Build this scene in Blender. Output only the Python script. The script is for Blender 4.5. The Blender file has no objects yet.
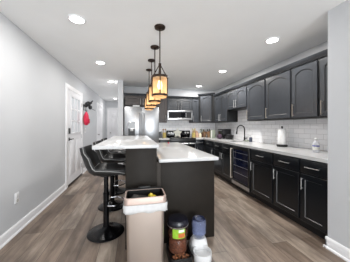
import bpy, bmesh, math, random
from math import pi, sin, cos, radians, atan2, sqrt
from mathutils import Vector, Matrix
random.seed(7)
scene = bpy.context.scene
C = scene.collection

# ------------------------------------------------------------------ camera, world, light
W_, H_ = 350.0, 262.0
F_PX = 181.0
YAW = math.atan(40.0 / 181.0)
cam_d = bpy.data.cameras.new('camera')
cam_d.sensor_fit = 'HORIZONTAL'
cam_d.sensor_width = 36.0
cam_d.lens = F_PX / W_ * 36.0
cam_d.shift_y = (126.2 - H_ / 2) / W_
cam_d.clip_start = 0.02
cam = bpy.data.objects.new('camera', cam_d)
C.objects.link(cam)
cam.location = (0, 0, 1.26)
cam.rotation_euler = (pi / 2, 0, -YAW)
scene.camera = cam

world = bpy.data.worlds.new('world')
scene.world = world
world.use_nodes = True
bg = world.node_tree.nodes['Background']
bg.inputs[0].default_value = (0.93, 0.965, 1.0, 1)
bg.inputs[1].default_value = 1.0

def area(name, loc, rot, sx, sy, power, col=(1, 1, 1), shape='RECTANGLE'):
    d = bpy.data.lights.new(name, 'AREA')
    d.shape = shape
    d.size = sx
    if shape in ('RECTANGLE', 'ELLIPSE'):
        d.size_y = sy
    d.energy = power
    d.color = col
    o = bpy.data.objects.new(name, d)
    C.objects.link(o)
    o.location = loc
    o.rotation_euler = rot
    return o

# unseen daylight fill added behind the camera, tilted up at the ceiling
area('daylight_fill', (0.72, -3.4, 1.2), (radians(112), 0, 0), 2.4, 2.2, 185, (0.94, 0.975, 1.0))
area('hall_fill', (-.445, 6.9, 1.3), (0, radians(90), 0), 2.0, 3.2, 8, (1.0, 0.99, 0.98))  # unseen lamp added on the partition's hidden side to brighten the hall
scene.cycles.max_bounces = 16
scene.cycles.diffuse_bounces = 10

scene.view_settings.view_transform = 'Standard'
scene.view_settings.look = 'None'
scene.view_settings.gamma = 1
scene.view_settings.use_curve_mapping = False
scene.view_settings.exposure = 0.27
DOWNLIGHT_W = 6.0
PENDANT_W = 0.5

# ------------------------------------------------------------------ mesh helpers
class MB:
    def __init__(self):
        self.bm = bmesh.new()
        self.mi = 0
    def _tag(self, faces):
        for f in faces:
            f.material_index = self.mi
    def box(self, x0, x1, y0, y1, z0, z1, bev=0.0, seg=2):
        t = bmesh.new()
        r = bmesh.ops.create_cube(t, size=1.0)
        for v in t.verts:
            v.co = Vector((x0 + (v.co.x + .5) * (x1 - x0), y0 + (v.co.y + .5) * (y1 - y0), z0 + (v.co.z + .5) * (z1 - z0)))
        if bev > 0:
            bmesh.ops.bevel(t, geom=list(t.edges), offset=bev, segments=seg, affect='EDGES', profile=0.5)
        self.merge(t)
        return self
    def merge(self, t, mat=None):
        if mat is not None:
            t.transform(mat)
        vm = {}
        for v in t.verts:
            vm[v] = self.bm.verts.new(v.co)
        for f in t.faces:
            try:
                nf = self.bm.faces.new([vm[v] for v in f.verts])
                nf.material_index = self.mi
                nf.smooth = f.smooth
            except ValueError:
                pass
        t.free()
    def face(self, pts):
        f = self.bm.faces.new([self.bm.verts.new(p) for p in pts])
        f.material_index = self.mi
        return f
    def tube(self, pts, r, seg=10, closed=False, caps=True):
        pts = [Vector(p) for p in pts]
        n = len(pts)
        rs = r if isinstance(r, (list, tuple)) else [r] * n
        rings = []
        prev = None
        for i, p in enumerate(pts):
            if closed:
                d = pts[(i + 1) % n] - pts[i - 1]
            else:
                d = pts[min(i + 1, n - 1)] - pts[max(i - 1, 0)]
            d.normalize()
            if prev is None:
                up = Vector((0, 0, 1)) if abs(d.z) < .9 else Vector((1, 0, 0))
                u = d.cross(up).normalized()
            else:
                u = (prev - d * prev.dot(d)).normalized()
            prev = u
            w = d.cross(u)
            rings.append([self.bm.verts.new(p + (u * cos(2 * pi * k / seg) + w * sin(2 * pi * k / seg)) * rs[i]) for k in range(seg)])
        m = n if closed else n - 1
        for i in range(m):
            a, b = rings[i], rings[(i + 1) % n]
            for k in range(seg):
                f = self.bm.faces.new([a[k], a[(k + 1) % seg], b[(k + 1) % seg], b[k]])
                f.material_index = self.mi
        if caps and not closed:
            for rg in (rings[0], rings[-1]):
                f = self.bm.faces.new(rg)
                f.material_index = self.mi
        return self
    def lathe(self, prof, cx=0, cy=0, seg=32, sx=1.0, sy=1.0):
        rings = []
        for (r, z) in prof:
            if r < 1e-5:
                rings.append([self.bm.verts.new((cx, cy, z))])
            else:
                rings.append([self.bm.verts.new((cx + r * sx * cos(2 * pi * k / seg), cy + r * sy * sin(2 * pi * k / seg), z)) for k in range(seg)])
        for a, b in zip(rings, rings[1:]):
            for k in range(seg):
                k2 = (k + 1) % seg
                if len(a) == 1 and len(b) == 1:
                    continue
                if len(a) == 1:
                    vs = [a[0], b[k], b[k2]]
                elif len(b) == 1:
                    vs = [a[k], a[k2], b[0]]
                else:
                    vs = [a[k], a[k2], b[k2], b[k]]
                f = self.bm.faces.new(vs)
                f.material_index = self.mi
        return self
    def prism(self, poly, z0, z1, mat=None):
        """polygon in xy extruded along z, then an optional transform"""
        t = bmesh.new()
        a = [t.verts.new((x, y, z0)) for x, y in poly]
        b = [t.verts.new((x, y, z1)) for x, y in poly]
        n = len(poly)
        t.faces.new(a)
        t.faces.new(b)
        for i in range(n):
            t.faces.new([a[i], a[(i + 1) % n], b[(i + 1) % n], b[i]])
        self.merge(t, mat)
        return self
    def blob(self, c, r, sub=2, jit=0.15, sc=(1, 1, 1), seed=0):
        t = bmesh.new()
        bmesh.ops.create_icosphere(t, subdivisions=sub, radius=1)
        rn = random.Random(seed)
        for v in t.verts:
            k = r * (1 + rn.uniform(-jit, jit))
            v.co = Vector((c[0] + v.co.x * k * sc[0], c[1] + v.co.y * k * sc[1], c[2] + v.co.z * k * sc[2]))
        self.merge(t)
        return self
    def build(self, name, mats, parent=None, smooth=True, angle=35, loc=None, rot=None):
        bmesh.ops.recalc_face_normals(self.bm, faces=list(self.bm.faces))
        me = bpy.data.meshes.new(name)
        self.bm.to_mesh(me)
        self.bm.free()
        if not isinstance(mats, (list, tuple)):
            mats = [mats]
        for m in mats:
            me.materials.append(m)
        if smooth:
            for p in me.polygons:
                p.use_smooth = True
            me.set_sharp_from_angle(angle=radians(angle))
        o = bpy.data.objects.new(name, me)
        C.objects.link(o)
        if parent is not None:
            o.parent = parent
        if loc is not None:
            o.location = loc
        if rot is not None:
            o.rotation_euler = rot
        return o

def thing(name, label, cat, loc=(0, 0, 0), rz=0.0, group=None):
    o = bpy.data.objects.new(name, None)
    o.empty_display_size = 0.1
    C.objects.link(o)
    o.location = loc
    o.rotation_euler = (0, 0, rz)
    o['label'] = label
    o['category'] = cat
    if group:
        o['group'] = group
    return o

def tag(o, label, cat, group=None, kind=None):
    o['label'] = label
    o['category'] = cat
    if group:
        o['group'] = group
    if kind:
        o['kind'] = kind
    return o

def struct(o, label=None):
    o['kind'] = 'structure'
    return o

def dup(root, loc, rz, label, group=None):
    r = root.copy()
    C.objects.link(r)
    r.location = loc
    r.rotation_euler = (0, 0, rz)
    r['label'] = label
    if group:
        r['group'] = group
    for ch in list(root.children):
        c = ch.copy()
        C.objects.link(c)
        c.parent = r
        for g in ch.children:
            d = g.copy()
            C.objects.link(d)
            d.parent = c
    return r

# ------------------------------------------------------------------ materials
def srgb(r, g, b):
    def f(c):
        c /= 255.0
        return c / 12.92 if c <= 0.04045 else ((c + 0.055) / 1.055) ** 2.4
    return (f(r), f(g), f(b), 1)

def mat(name, col, rough=0.5, metal=0.0, spec=0.5, noise=0.0, nscale=30, bump=0.0, coat=0.0):
    m = bpy.data.materials.new(name)
    m.use_nodes = True
    nt = m.node_tree
    b = nt.nodes['Principled BSDF']
    b.inputs['Base Color'].default_value = col
    b.inputs['Roughness'].default_value = rough
    b.inputs['Metallic'].default_value = metal
    b.inputs['Specular IOR Level'].default_value = spec
    if coat:
        b.inputs['Coat Weight'].default_value = coat
        b.inputs['Coat Roughness'].default_value = 0.1
    tc = nt.nodes.new('ShaderNodeTexCoord')
    n = nt.nodes.new('ShaderNodeTexNoise')
    n.inputs['Scale'].default_value = nscale
    n.inputs['Detail'].default_value = 4
    nt.links.new(tc.outputs['Object'], n.inputs['Vector'])
    mx = nt.nodes.new('ShaderNodeMix')
    mx.data_type = 'RGBA'
    mx.blend_type = 'MULTIPLY'
    mx.inputs[0].default_value = 1.0
    mx.inputs[6].default_value = col
    cr = nt.nodes.new('ShaderNodeValToRGB')
    lo = 1 - noise
    cr.color_ramp.elements[0].color = (lo, lo, lo, 1)
    cr.color_ramp.elements[0].position = 0.3
    cr.color_ramp.elements[1].position = 0.7
    nt.links.new(n.outputs['Fac'], cr.inputs['Fac'])
    nt.links.new(cr.outputs['Color'], mx.inputs[7])
    nt.links.new(mx.outputs[2], b.inputs['Base Color'])
    if bump:
        bp = nt.nodes.new('ShaderNodeBump')
        bp.inputs['Strength'].default_value = bump
        bp.inputs['Distance'].default_value = 0.003
        nt.links.new(n.outputs['Fac'], bp.inputs['Height'])
        nt.links.new(bp.outputs['Normal'], b.inputs['Normal'])
    return m

def emit(name, col, strength):
    m = bpy.data.materials.new(name)
    m.use_nodes = True
    b = m.node_tree.nodes['Principled BSDF']
    b.inputs['Base Color'].default_value = col
    b.inputs['Emission Color'].default_value = col
    b.inputs['Emission Strength'].default_value = strength
    return m

def seethrough(name, col, clear=0.5, rough=0.05, translucent=False, tcol=(1, 1, 1, 1)):
    m = bpy.data.materials.new(name)
    m.use_nodes = True
    nt = m.node_tree
    out = nt.nodes['Material Output']
    b = nt.nodes['Principled BSDF']
    b.inputs['Base Color'].default_value = col
    b.inputs['Roughness'].default_value = rough
    t = nt.nodes.new('ShaderNodeBsdfTransparent')
    t.inputs[0].default_value = tcol
    mx = nt.nodes.new('ShaderNodeMixShader')
    mx.inputs[0].default_value = clear
    src = b
    if translucent:
        tl = nt.nodes.new('ShaderNodeBsdfTranslucent')
        tl.inputs[0].default_value = col
        m2 = nt.nodes.new('ShaderNodeMixShader')
        m2.inputs[0].default_value = 0.75
        nt.links.new(b.outputs[0], m2.inputs[1])
        nt.links.new(tl.outputs[0], m2.inputs[2])
        src = m2
    nt.links.new(src.outputs[0], mx.inputs[1])
    nt.links.new(t.outputs[0], mx.inputs[2])
    nt.links.new(mx.outputs[0], out.inputs[0])
    return m

def wood_floor():
    m = bpy.data.materials.new('floor_planks')
    m.use_nodes = True
    nt = m.node_tree
    L = nt.links.new
    b = nt.nodes['Principled BSDF']
    g = nt.nodes.new('ShaderNodeNewGeometry')
    mp = nt.nodes.new('ShaderNodeMapping')
    mp.inputs['Rotation'].default_value = (0, 0, pi / 2)
    L(g.outputs['Position'], mp.inputs['Vector'])
    br = nt.nodes.new('ShaderNodeTexBrick')
    br.offset = 0.37
    br.inputs['Scale'].default_value = 1.0
    br.inputs['Brick Width'].default_value = 1.22
    br.inputs['Row Height'].default_value = 0.18
    br.inputs['Mortar Size'].default_value = 0.0022
    br.inputs['Mortar Smooth'].default_value = 0.3
    br.inputs['Color1'].default_value = (0, 0, 0, 1)
    br.inputs['Color2'].default_value = (1, 1, 1, 1)
    br.inputs['Mortar'].default_value = (0.5, 0.5, 0.5, 1)
    L(mp.outputs[0], br.inputs['Vector'])
    # plank tone
    cr = nt.nodes.new('ShaderNodeValToRGB')
    e = cr.color_ramp.elements
    e[0].position = 0.0
    e[0].color = srgb(116, 101, 89)
    e[1].position = 1.0
    e[1].color = srgb(166, 153, 139)
    k = cr.color_ramp.elements.new(0.5)
    k.color = srgb(143, 126, 111)
    L(br.outputs['Color'], cr.inputs['Fac'])
    # grain
    mp2 = nt.nodes.new('ShaderNodeMapping')
    mp2.inputs['Scale'].default_value = (9, 1.1, 1)
    L(g.outputs['Position'], mp2.inputs['Vector'])
    n1 = nt.nodes.new('ShaderNodeTexNoise')
    n1.inputs['Scale'].default_value = 1.6
    n1.inputs['Detail'].default_value = 8
    n1.inputs['Roughness'].default_value = 0.65
    n1.inputs['Distortion'].default_value = 0.6
    L(mp2.outputs[0], n1.inputs['Vector'])
    cr2 = nt.nodes.new('ShaderNodeValToRGB')
    cr2.color_ramp.elements[0].position = 0.36
    cr2.color_ramp.elements[0].color = (0.50, 0.47, 0.45, 1)
    cr2.color_ramp.elements[1].position = 0.62
    cr2.color_ramp.elements[1].color = (1.08, 1.08, 1.1, 1)
    L(n1.outputs['Fac'], cr2.inputs['Fac'])
    mx = nt.nodes.new('ShaderNodeMix')
    mx.data_type = 'RGBA'
    mx.blend_type = 'MULTIPLY'
    mx.inputs[0].default_value = 0.85
    L(cr.outputs[0], mx.inputs[6])
    L(cr2.outputs[0], mx.inputs[7])
    n3 = nt.nodes.new('ShaderNodeTexNoise')
    n3.inputs['Scale'].default_value = 1.0
    n3.inputs['Detail'].default_value = 6
    n3.inputs['Roughness'].default_value = 0.6
    mp3 = nt.nodes.new('ShaderNodeMapping')
    mp3.inputs['Scale'].default_value = (4.0, 1.5, 1)
    mp3.inputs['Location'].default_value = (3.1, 1.7, 0)
    L(g.outputs['Position'], mp3.inputs['Vector'])
    L(mp3.outputs[0], n3.inputs['Vector'])
    cr3 = nt.nodes.new('ShaderNodeValToRGB')
    cr3.color_ramp.elements[0].position = 0.34
    cr3.color_ramp.elements[0].color = (0.38, 0.355, 0.35, 1)
    cr3.color_ramp.elements[1].position = 0.56
    cr3.color_ramp.elements[1].color = (1.05, 1.05, 1.05, 1)
    L(n3.outputs['Fac'], cr3.inputs['Fac'])
    mx3 = nt.nodes.new('ShaderNodeMix')
    mx3.data_type = 'RGBA'
    mx3.blend_type = 'MULTIPLY'
    mx3.inputs[0].default_value = 0.8
    L(mx.outputs[2], mx3.inputs[6])
    L(cr3.outputs[0], mx3.inputs[7])
    mx = mx3
    # seams
    mx2 = nt.nodes.new('ShaderNodeMix')
    mx2.data_type = 'RGBA'
    L(br.outputs['Fac'], mx2.inputs[0])
    L(mx.outputs[2], mx2.inputs[6])
    mx2.inputs[7].default_value = srgb(62, 52, 46)
    L(mx2.outputs[2], b.inputs['Base Color'])
    b.inputs['Roughness'].default_value = 0.42
    bp = nt.nodes.new('ShaderNodeBump')
    bp.inputs['Strength'].default_value = 0.15
    bp.inputs['Distance'].default_value = 0.002
    L(n1.outputs['Fac'], bp.inputs['Height'])
    L(bp.outputs[0], b.inputs['Normal'])
    return m

def subway(name, axis):
    m = bpy.data.materials.new(name)
    m.use_nodes = True
    nt = m.node_tree
    L = nt.links.new
    b = nt.nodes['Principled BSDF']
    g = nt.nodes.new('ShaderNodeNewGeometry')
    s = nt.nodes.new('ShaderNodeSeparateXYZ')
    L(g.outputs['Position'], s.inputs[0])
    c = nt.nodes.new('ShaderNodeCombineXYZ')
    L(s.outputs[axis], c.inputs[0])
    L(s.outputs['Z'], c.inputs[1])
    br = nt.nodes.new('ShaderNodeTexBrick')
    br.inputs['Scale'].default_value = 1
    br.inputs['Brick Width'].default_value = 0.20
    br.inputs['Row Height'].default_value = 0.0762
    br.inputs['Mortar Size'].default_value = 0.0028
    br.inputs['Mortar Smooth'].default_value = 0.2
    br.inputs['Color1'].default_value = srgb(248, 248, 250)
    br.inputs['Color2'].default_value = srgb(236, 237, 240)
    br.inputs['Mortar'].default_value = srgb(200, 200, 202)
    mp = nt.nodes.new('ShaderNodeMapping')
    mp.inputs['Location'].default_value = (0.05, -0.915, 0)
    L(c.outputs[0], mp.inputs['Vector'])
    L(mp.outputs[0], br.inputs['Vector'])
    L(br.outputs['Color'], b.inputs['Base Color'])
    b.inputs['Roughness'].default_value = 0.18
    bp = nt.nodes.new('ShaderNodeBump')
    bp.inputs['Strength'].default_value = 0.4
    bp.inputs['Distance'].default_value = 0.002
    bp.invert = True
    L(br.outputs['Fac'], bp.inputs['Height'])
    L(bp.outputs[0], b.inputs['Normal'])
    return m

def brushed(name, col, rough=0.28, metal=0.9):
    m = bpy.data.materials.new(name)
    m.use_nodes = True
    nt = m.node_tree
    L = nt.links.new
    b = nt.nodes['Principled BSDF']
    b.inputs['Base Color'].default_value = col
    b.inputs['Metallic'].default_value = metal
    tc = nt.nodes.new('ShaderNodeTexCoord')
    mp = nt.nodes.new('ShaderNodeMapping')
    mp.inputs['Scale'].default_value = (160, 160, 2)
    n = nt.nodes.new('ShaderNodeTexNoise')
    n.inputs['Scale'].default_value = 1
    L(tc.outputs['Object'], mp.inputs[0])
    L(mp.outputs[0], n.inputs[0])
    mr = nt.nodes.new('ShaderNodeMapRange')
    mr.inputs['To Min'].default_value = rough - 0.06
    mr.inputs['To Max'].default_value = rough + 0.08
    L(n.outputs['Fac'], mr.inputs[0])
    L(mr.outputs[0], b.inputs['Roughness'])
    return m

M = {}
M['wall'] = mat('wall_paint', srgb(200, 202, 205), 0.75, noise=0.02, nscale=3, bump=0.02)
M['ceiling'] = mat('ceiling_paint', srgb(242, 243, 243), 0.9, noise=0.02, nscale=4)
M['trim'] = mat('trim_paint', srgb(232, 232, 234), 0.4, noise=0.01)
M['door'] = mat('door_paint', srgb(226, 226, 229), 0.45, noise=0.01)
M['floor'] = wood_floor()
M['tile_x'] = subway('subway_tile_back', 'X')
M['tile_y'] = subway('subway_tile_side', 'Y')
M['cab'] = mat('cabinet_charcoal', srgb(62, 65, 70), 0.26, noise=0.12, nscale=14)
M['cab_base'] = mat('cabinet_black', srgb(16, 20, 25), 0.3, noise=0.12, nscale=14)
M['cab_brown'] = mat('cabinet_brown_side', srgb(62, 52, 48), 0.4, noise=0.15, nscale=18)
M['edge'] = mat('highlight_door_edge', srgb(64, 64, 66), 0.35, noise=0.3, nscale=25)  # bevel painted lighter grey for its specular highlight
M['cab_shaded'] = mat('shaded_face_frame', srgb(22, 23, 25), 0.45, noise=0.1)  # charcoal darkened to paint in the shadow between the upper doors
M['edge_up'] = mat('shaded_door_groove', srgb(40, 41, 43), 0.4, noise=0.1)  # inner bevel colour darkened for the shade in the groove
M['toe'] = mat('toe_kick_dark', srgb(24, 23, 24), 0.6, noise=0.1)
M['island'] = mat('island_panel', srgb(38, 34, 30), 0.5, spec=0.12, noise=0.18, nscale=10)
M['island_trim'] = mat('island_corner_trim', srgb(54, 49, 45), 0.5, spec=0.12, noise=0.15, nscale=10)
M['quartz'] = mat('white_quartz', srgb(200, 200, 200), 0.18, noise=0.05, nscale=5)
M['steel'] = brushed('stainless', srgb(190, 190, 192))
M['steel_light'] = brushed('stainless_fridge', srgb(172, 174, 177), 0.33)
M['can_steel'] = brushed('champagne_steel', srgb(204, 192, 183), 0.32)
M['can_rim'] = mat('can_rim_steel', srgb(188, 168, 158), 0.5, 0.4, noise=0.06)
M['can_grey'] = mat('can_side_grey', srgb(180, 178, 172), 0.4, noise=0.05)
M['nickel'] = mat('brushed_nickel', srgb(176, 175, 174), 0.35, 0.7, noise=0.04)
M['copper'] = mat('warm_nickel', srgb(178, 168, 156), 0.4, 0.6, noise=0.05)
M['chrome'] = mat('chrome', srgb(210, 210, 214), 0.08, 1.0, noise=0.02)
M['black_metal'] = mat('black_metal', srgb(22, 22, 24), 0.22, 0.6, noise=0.05)
M['black'] = mat('black_plastic', srgb(18, 18, 20), 0.35, noise=0.08)
M['black_glass'] = mat('black_glass', srgb(10, 11, 14), 0.06, noise=0.02)
M['navy_glass'] = mat('cooler_glass', srgb(20, 26, 52), 0.08, noise=0.2, nscale=5)
M['bronze'] = mat('dark_bronze', srgb(52, 38, 30), 0.4, 0.7, noise=0.15)
M['leather'] = mat('black_leather', srgb(38, 38, 38), 0.42, noise=0.15, nscale=60, bump=0.1)
M['piping'] = mat('grey_piping', srgb(150, 150, 148), 0.6, noise=0.05)
M['white_plastic'] = mat('white_plastic', srgb(214, 214, 214), 0.35, noise=0.02)
M['bag'] = mat('white_liner', srgb(206, 206, 206), 0.5, noise=0.12, nscale=25, bump=0.4)
M['paper'] = mat('paper_towel', srgb(240, 240, 240), 0.9, noise=0.04, nscale=40)
M['yellow'] = mat('yellow_wrapper', srgb(214, 190, 40), 0.4, noise=0.3, nscale=30)
M['dark_stuff'] = mat('dark_rubbish', srgb(40, 36, 34), 0.6, noise=0.3, nscale=20)
M['red'] = mat('red_fabric', srgb(214, 32, 72), 0.6, noise=0.25, nscale=12)
M['felt'] = mat('black_felt', srgb(30, 31, 34), 0.8, noise=0.2, nscale=20)
M['navy'] = mat('navy_plastic', srgb(34, 40, 66), 0.28, noise=0.1)
M['dark_navy'] = mat('dark_grey_lid', srgb(26, 26, 36), 0.25, noise=0.1)
M['kibble'] = mat('kibble_brown', srgb(140, 82, 52), 0.75, noise=0.75, nscale=110, bump=0.6)
def kibble_mat():
    m = bpy.data.materials.new('kibble_pellets')
    m.use_nodes = True
    nt = m.node_tree
    b = nt.nodes['Principled BSDF']
    tc = nt.nodes.new('ShaderNodeTexCoord')
    v = nt.nodes.new('ShaderNodeTexVoronoi')
    v.inputs['Scale'].default_value = 75
    cr = nt.nodes.new('ShaderNodeValToRGB')
    cr.color_ramp.elements[0].color = srgb(84, 46, 30)
    cr.color_ramp.elements[1].color = srgb(164, 104, 66)
    nt.links.new(tc.outputs['Object'], v.inputs['Vector'])
    nt.links.new(v.outputs['Color'], cr.inputs['Fac'])
    nt.links.new(cr.outputs['Color'], b.inputs['Base Color'])
    bp = nt.nodes.new('ShaderNodeBump')
    bp.inputs['Strength'].default_value = 0.8
    bp.inputs['Distance'].default_value = 0.006
    bp.invert = True
    nt.links.new(v.outputs['Distance'], bp.inputs['Height'])
    nt.links.new(bp.outputs['Normal'], b.inputs['Normal'])
    b.inputs['Roughness'].default_value = 0.6
    return m
M['kibble'] = kibble_mat()
M['green'] = mat('label_green', srgb(150, 196, 54), 0.5, noise=0.3, nscale=40)
M['orange'] = mat('label_orange', srgb(206, 112, 58), 0.5, noise=0.3, nscale=40)
M['label_white'] = mat('label_white', srgb(228, 228, 220), 0.5, noise=0.1)
M['label_blue'] = mat('label_blue', srgb(60, 70, 170), 0.5, noise=0.2)
M['wood'] = mat('light_wood', srgb(176, 136, 102), 0.55, noise=0.25, nscale=20)
M['wood_dark'] = mat('walnut', srgb(98, 66, 48), 0.5, noise=0.3, nscale=20)
M['cream'] = mat('cream_ceramic', srgb(228, 220, 190), 0.3, noise=0.05)
M['straw'] = mat('straw_utensil', srgb(206, 186, 110), 0.6, noise=0.2)
M['peach'] = mat('peach_box', srgb(206, 168, 144), 0.6, noise=0.2)
M['sage'] = mat('sage_tin', srgb(150, 158, 142), 0.5, noise=0.2)
M['plum'] = mat('plum_cloth', srgb(78, 58, 76), 0.85, noise=0.3, nscale=30)
M['leaf'] = mat('leaf_green', srgb(84, 104, 70), 0.6, noise=0.3)
M['star'] = mat('star_white', srgb(226, 226, 214), 0.5, noise=0.08)
M['pane'] = mat('door_window_pane', srgb(206, 210, 216), 0.1, noise=0.06, nscale=4)
M['shade'] = seethrough('seeded_glass', (0.80, 0.56, 0.34, 1), 0.48, 0.15, True, (1, 0.93, 0.82, 1))
M['bulb'] = emit('bulb_glow', (1.0, 0.80, 0.52, 1), 5)
M['lens'] = emit('downlight_lens', (1.0, 0.98, 0.95, 1), 9)
M['jar'] = seethrough('smoky_jar', srgb(84, 66, 60), 0.72, 0.06, False, (0.80, 0.70, 0.66, 1))
M['bottle_blue'] = seethrough('blue_bottle', srgb(138, 146, 176), 0.66, 0.05, False, (0.84, 0.88, 0.97, 1))
M['clear'] = seethrough('clear_plastic', srgb(232, 234, 242), 0.4, 0.05)

CEIL = 2.45
XL = -1.37     # left wall face
XR = 1.95      # near right wall face
XB = 2.62      # alcove wall behind right cabinets
YB = 5.63      # kitchen back wall
YH = 9.2       # hall end
YBACK = -3.6

# ------------------------------------------------------------------ room shell
struct(MB().box(XL - .15, XB + .15, YBACK, YH + .15, -.1, 0).build('floor', M['floor'], smooth=False))
struct(MB().box(XL - .15, XB + .15, YBACK, YH + .15, CEIL, CEIL + .1).build('ceiling', M['ceiling'], smooth=False))
struct(MB().box(XL - .15, XL, YBACK, YH, 0, CEIL).build('wall_left', M['wall'], smooth=False))
struct(MB().box(XR, XB + .15, YBACK, 1.49, 0, CEIL).build('wall_right', M['wall'], smooth=False))
struct(MB().box(XB, XB + .15, 1.49, YB, 0, CEIL).build('wall_alcove', M['wall'], smooth=False))
struct(MB().box(-.30, XB + .15, YB, YB + .15, 0, CEIL).build('wall_back', M['wall'], smooth=False))
struct(MB().box(-.43, -.30, 4.85, YH, 0, CEIL).build('wall_partition', M['wall'], smooth=False))
struct(MB().box(XL - .15, -.30, YH, YH + .15, 0, CEIL).build('wall_end', M['wall'], smooth=False))
struct(MB().box(XB - .012, XB, 1.49, YB - .012, .915, 1.70).build('trim_1', M['tile_y'], smooth=False))
struct(MB().box(.62, XB - .012, YB - .012, YB, .80, 1.70).build('trim_2', M['tile_x'], smooth=False))

def baseboard(name, face, y0, y1, sgn):
    """face = wall x, sgn = direction the board sticks out"""
    b = MB()
    prof = [(0, 0), (.028, 0), (.028, .010), (.022, .020), (.015, .022), (.015, .090), (.010, .106), (.004, .115), (0, .115)]
    t = bmesh.new()
    a = [t.verts.new((face + sgn * p, y0, z)) for p, z in prof]
    c = [t.verts.new((face + sgn * p, y1, z)) for p, z in prof]
    t.faces.new(a)
    t.faces.new(c)
    for i in range(len(prof)):
        j = (i + 1) % len(prof)
        t.faces.new([a[i], a[j], c[j], c[i]])
    b.merge(t)
    return struct(b.build(name, M['trim'], angle=25))

baseboard('baseboard_left', XL, YBACK, 4.03, 1)
baseboard('baseboard_left_far', XL, 5.21, 7.05, 1)
baseboard('baseboard_right', XR, YBACK, 1.505, -1)
struct(MB().box(XR - .028, XR + .06, 1.49, 1.518, 0, .02).box(XR - .015, XR + .06, 1.49, 1.505, .02, .112).build('baseboard_return', M['trim'], smooth=False))
baseboard('baseboard_partition', -.43, 4.85, YH, -1)

# ---- exterior door on the left wall
def casing(name, y0, y1, ztop, w=.095):
    b = MB()
    x0, x1 = XL, XL + .022
    b.box(x0, x1, y0, y0 + w, 0, ztop, .004)
    b.box(x0, x1, y1 - w, y1, 0, ztop, .004)
    b.box(x0, x1, y0, y1, ztop, ztop + w, .004)
    return struct(b.build(name, M['trim']))

casing('trim_3', 4.03, 5.21, 2.035)
D0, D1, DZ = 4.125, 5.115, 2.035
d1 = bpy.data.objects.new('door_1', None)
C.objects.link(d1)
d1.location = (XL, D0, 0)
struct(d1)
dw = D1 - D0
def door_panels(parent, w, h, lite):
    b = MB()
    b.box(0, .012, 0, w, .035, h)
    b.build('door_slab', M['door'], parent, smooth=False)
    p = MB()
    def raised(y0, y1, z0, z1):
        p.box(.010, .017, y0, y1, z0, z1, .004)
        p.box(.010, .022, y0 + .03, y1 - .03, z0 + .03, z1 - .03, .006)
    m = .11
    if lite:
        raised(m, w / 2 - .04, .2, .95)
        raised(w / 2 + .04, w - m, .2, .95)
    else:
        raised(m, w / 2 - .04, .2, .85)
        raised(w / 2 + .04, w - m, .2, .85)
        raised(m, w / 2 - .04, .98, 1.6)
        raised(w / 2 + .04, w - m, .98, 1.6)
        raised(m, w / 2 - .04, 1.68, 1.9)
        raised(w / 2 + .04, w - m, 1.68, 1.9)
    p.build('raised_panel', M['door'], parent)
door_panels(d1, dw, DZ, True)
wl0, wl1, wz0, wz1 = .20, dw - .16, 1.12, 1.90
MB().box(.012, .016, wl0, wl1, wz0, wz1).build('window_pane', M['pane'], d1, smooth=False)
fr = MB()
fr.box(.012, .03, wl0 - .035, wl0, wz0 - .035, wz1 + .035, .004).box(.012, .03, wl1, wl1 + .035, wz0 - .035, wz1 + .035, .004)
fr.box(.012, .03, wl0, wl1, wz0 - .035, wz0, .004).box(.012, .03, wl0, wl1, wz1, wz1 + .035, .004)
for k in (1, 2):
    yy = wl0 + (wl1 - wl0) * k / 3
    zz = wz0 + (wz1 - wz0) * k / 3
    fr.box(.012, .024, yy - .01, yy + .01, wz0, wz1)
    fr.box(.012, .024, wl0, wl1, zz - .01, zz + .01)
fr.build('window_grid', M['door'], d1)
MB().box(0, .035, .002, dw - .002, 0, .034, .004).build('threshold', M['bronze'], d1)
o = MB().box(.012, .036, .045, .115, 1.10, 1.22, .008).build('keypad_lock', M['black'], d1)
o['label'] = 'black keypad lock'
hb = MB()
hb.box(.012, .022, .05, .11, .95, 1.02, .006)
hb.tube([(.02, .08, .985), (.06, .08, .985)], .012)
hb.tube([(.058, .075, .985), (.06, .2, .985)], .010)
hb.build('lever_handle', M['black'], d1)
for zz in (.25, 1.0, 1.8):
    MB().tube([(.016, dw - .004, zz - .05), (.016, dw - .004, zz + .05)], .010).build('hinge', M['nickel'], d1)

# hall doors
casing('trim_4', 7.05, 8.15, 2.035)
d2 = bpy.data.objects.new('door_2', None)
C.objects.link(d2)
d2.location = (XL, 7.145, 0)
struct(d2)
door_panels(d2, .91, 2.035, False)
MB().lathe([(0, -.03), (.018, -.028), (.028, -.01), (.026, .01), (.012, .02), (.012, .05)]).build('door_knob', M['nickel'], d2, loc=(.055, .07, .95), rot=(0, -pi / 2, 0))
tb = MB()
ex0, ex1 = -1.22, -.56
tb.box(ex0 - .09, ex0, YH - .022, YH, 0, 2.05, .004).box(ex1, ex1 + .09, YH - .022, YH, 0, 2.05, .004)
tb.box(ex0 - .09, ex1 + .09, YH - .022, YH, 2.05, 2.15, .004)
struct(tb.build('trim_5', M['trim']))
d3 = bpy.data.objects.new('door_3', None)
C.objects.link(d3)
d3.location = (ex0, YH, 0)
d3.rotation_euler = (0, 0, -pi / 2)
struct(d3)
door_panels(d3, ex1 - ex0, 2.05, False)
MB().lathe([(0, -.03), (.018, -.028), (.028, -.01), (.026, .01), (.012, .02), (.012, .05)]).build('door_knob', M['nickel'], d3, loc=(.055, .07, .95), rot=(0, -pi / 2, 0))

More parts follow.
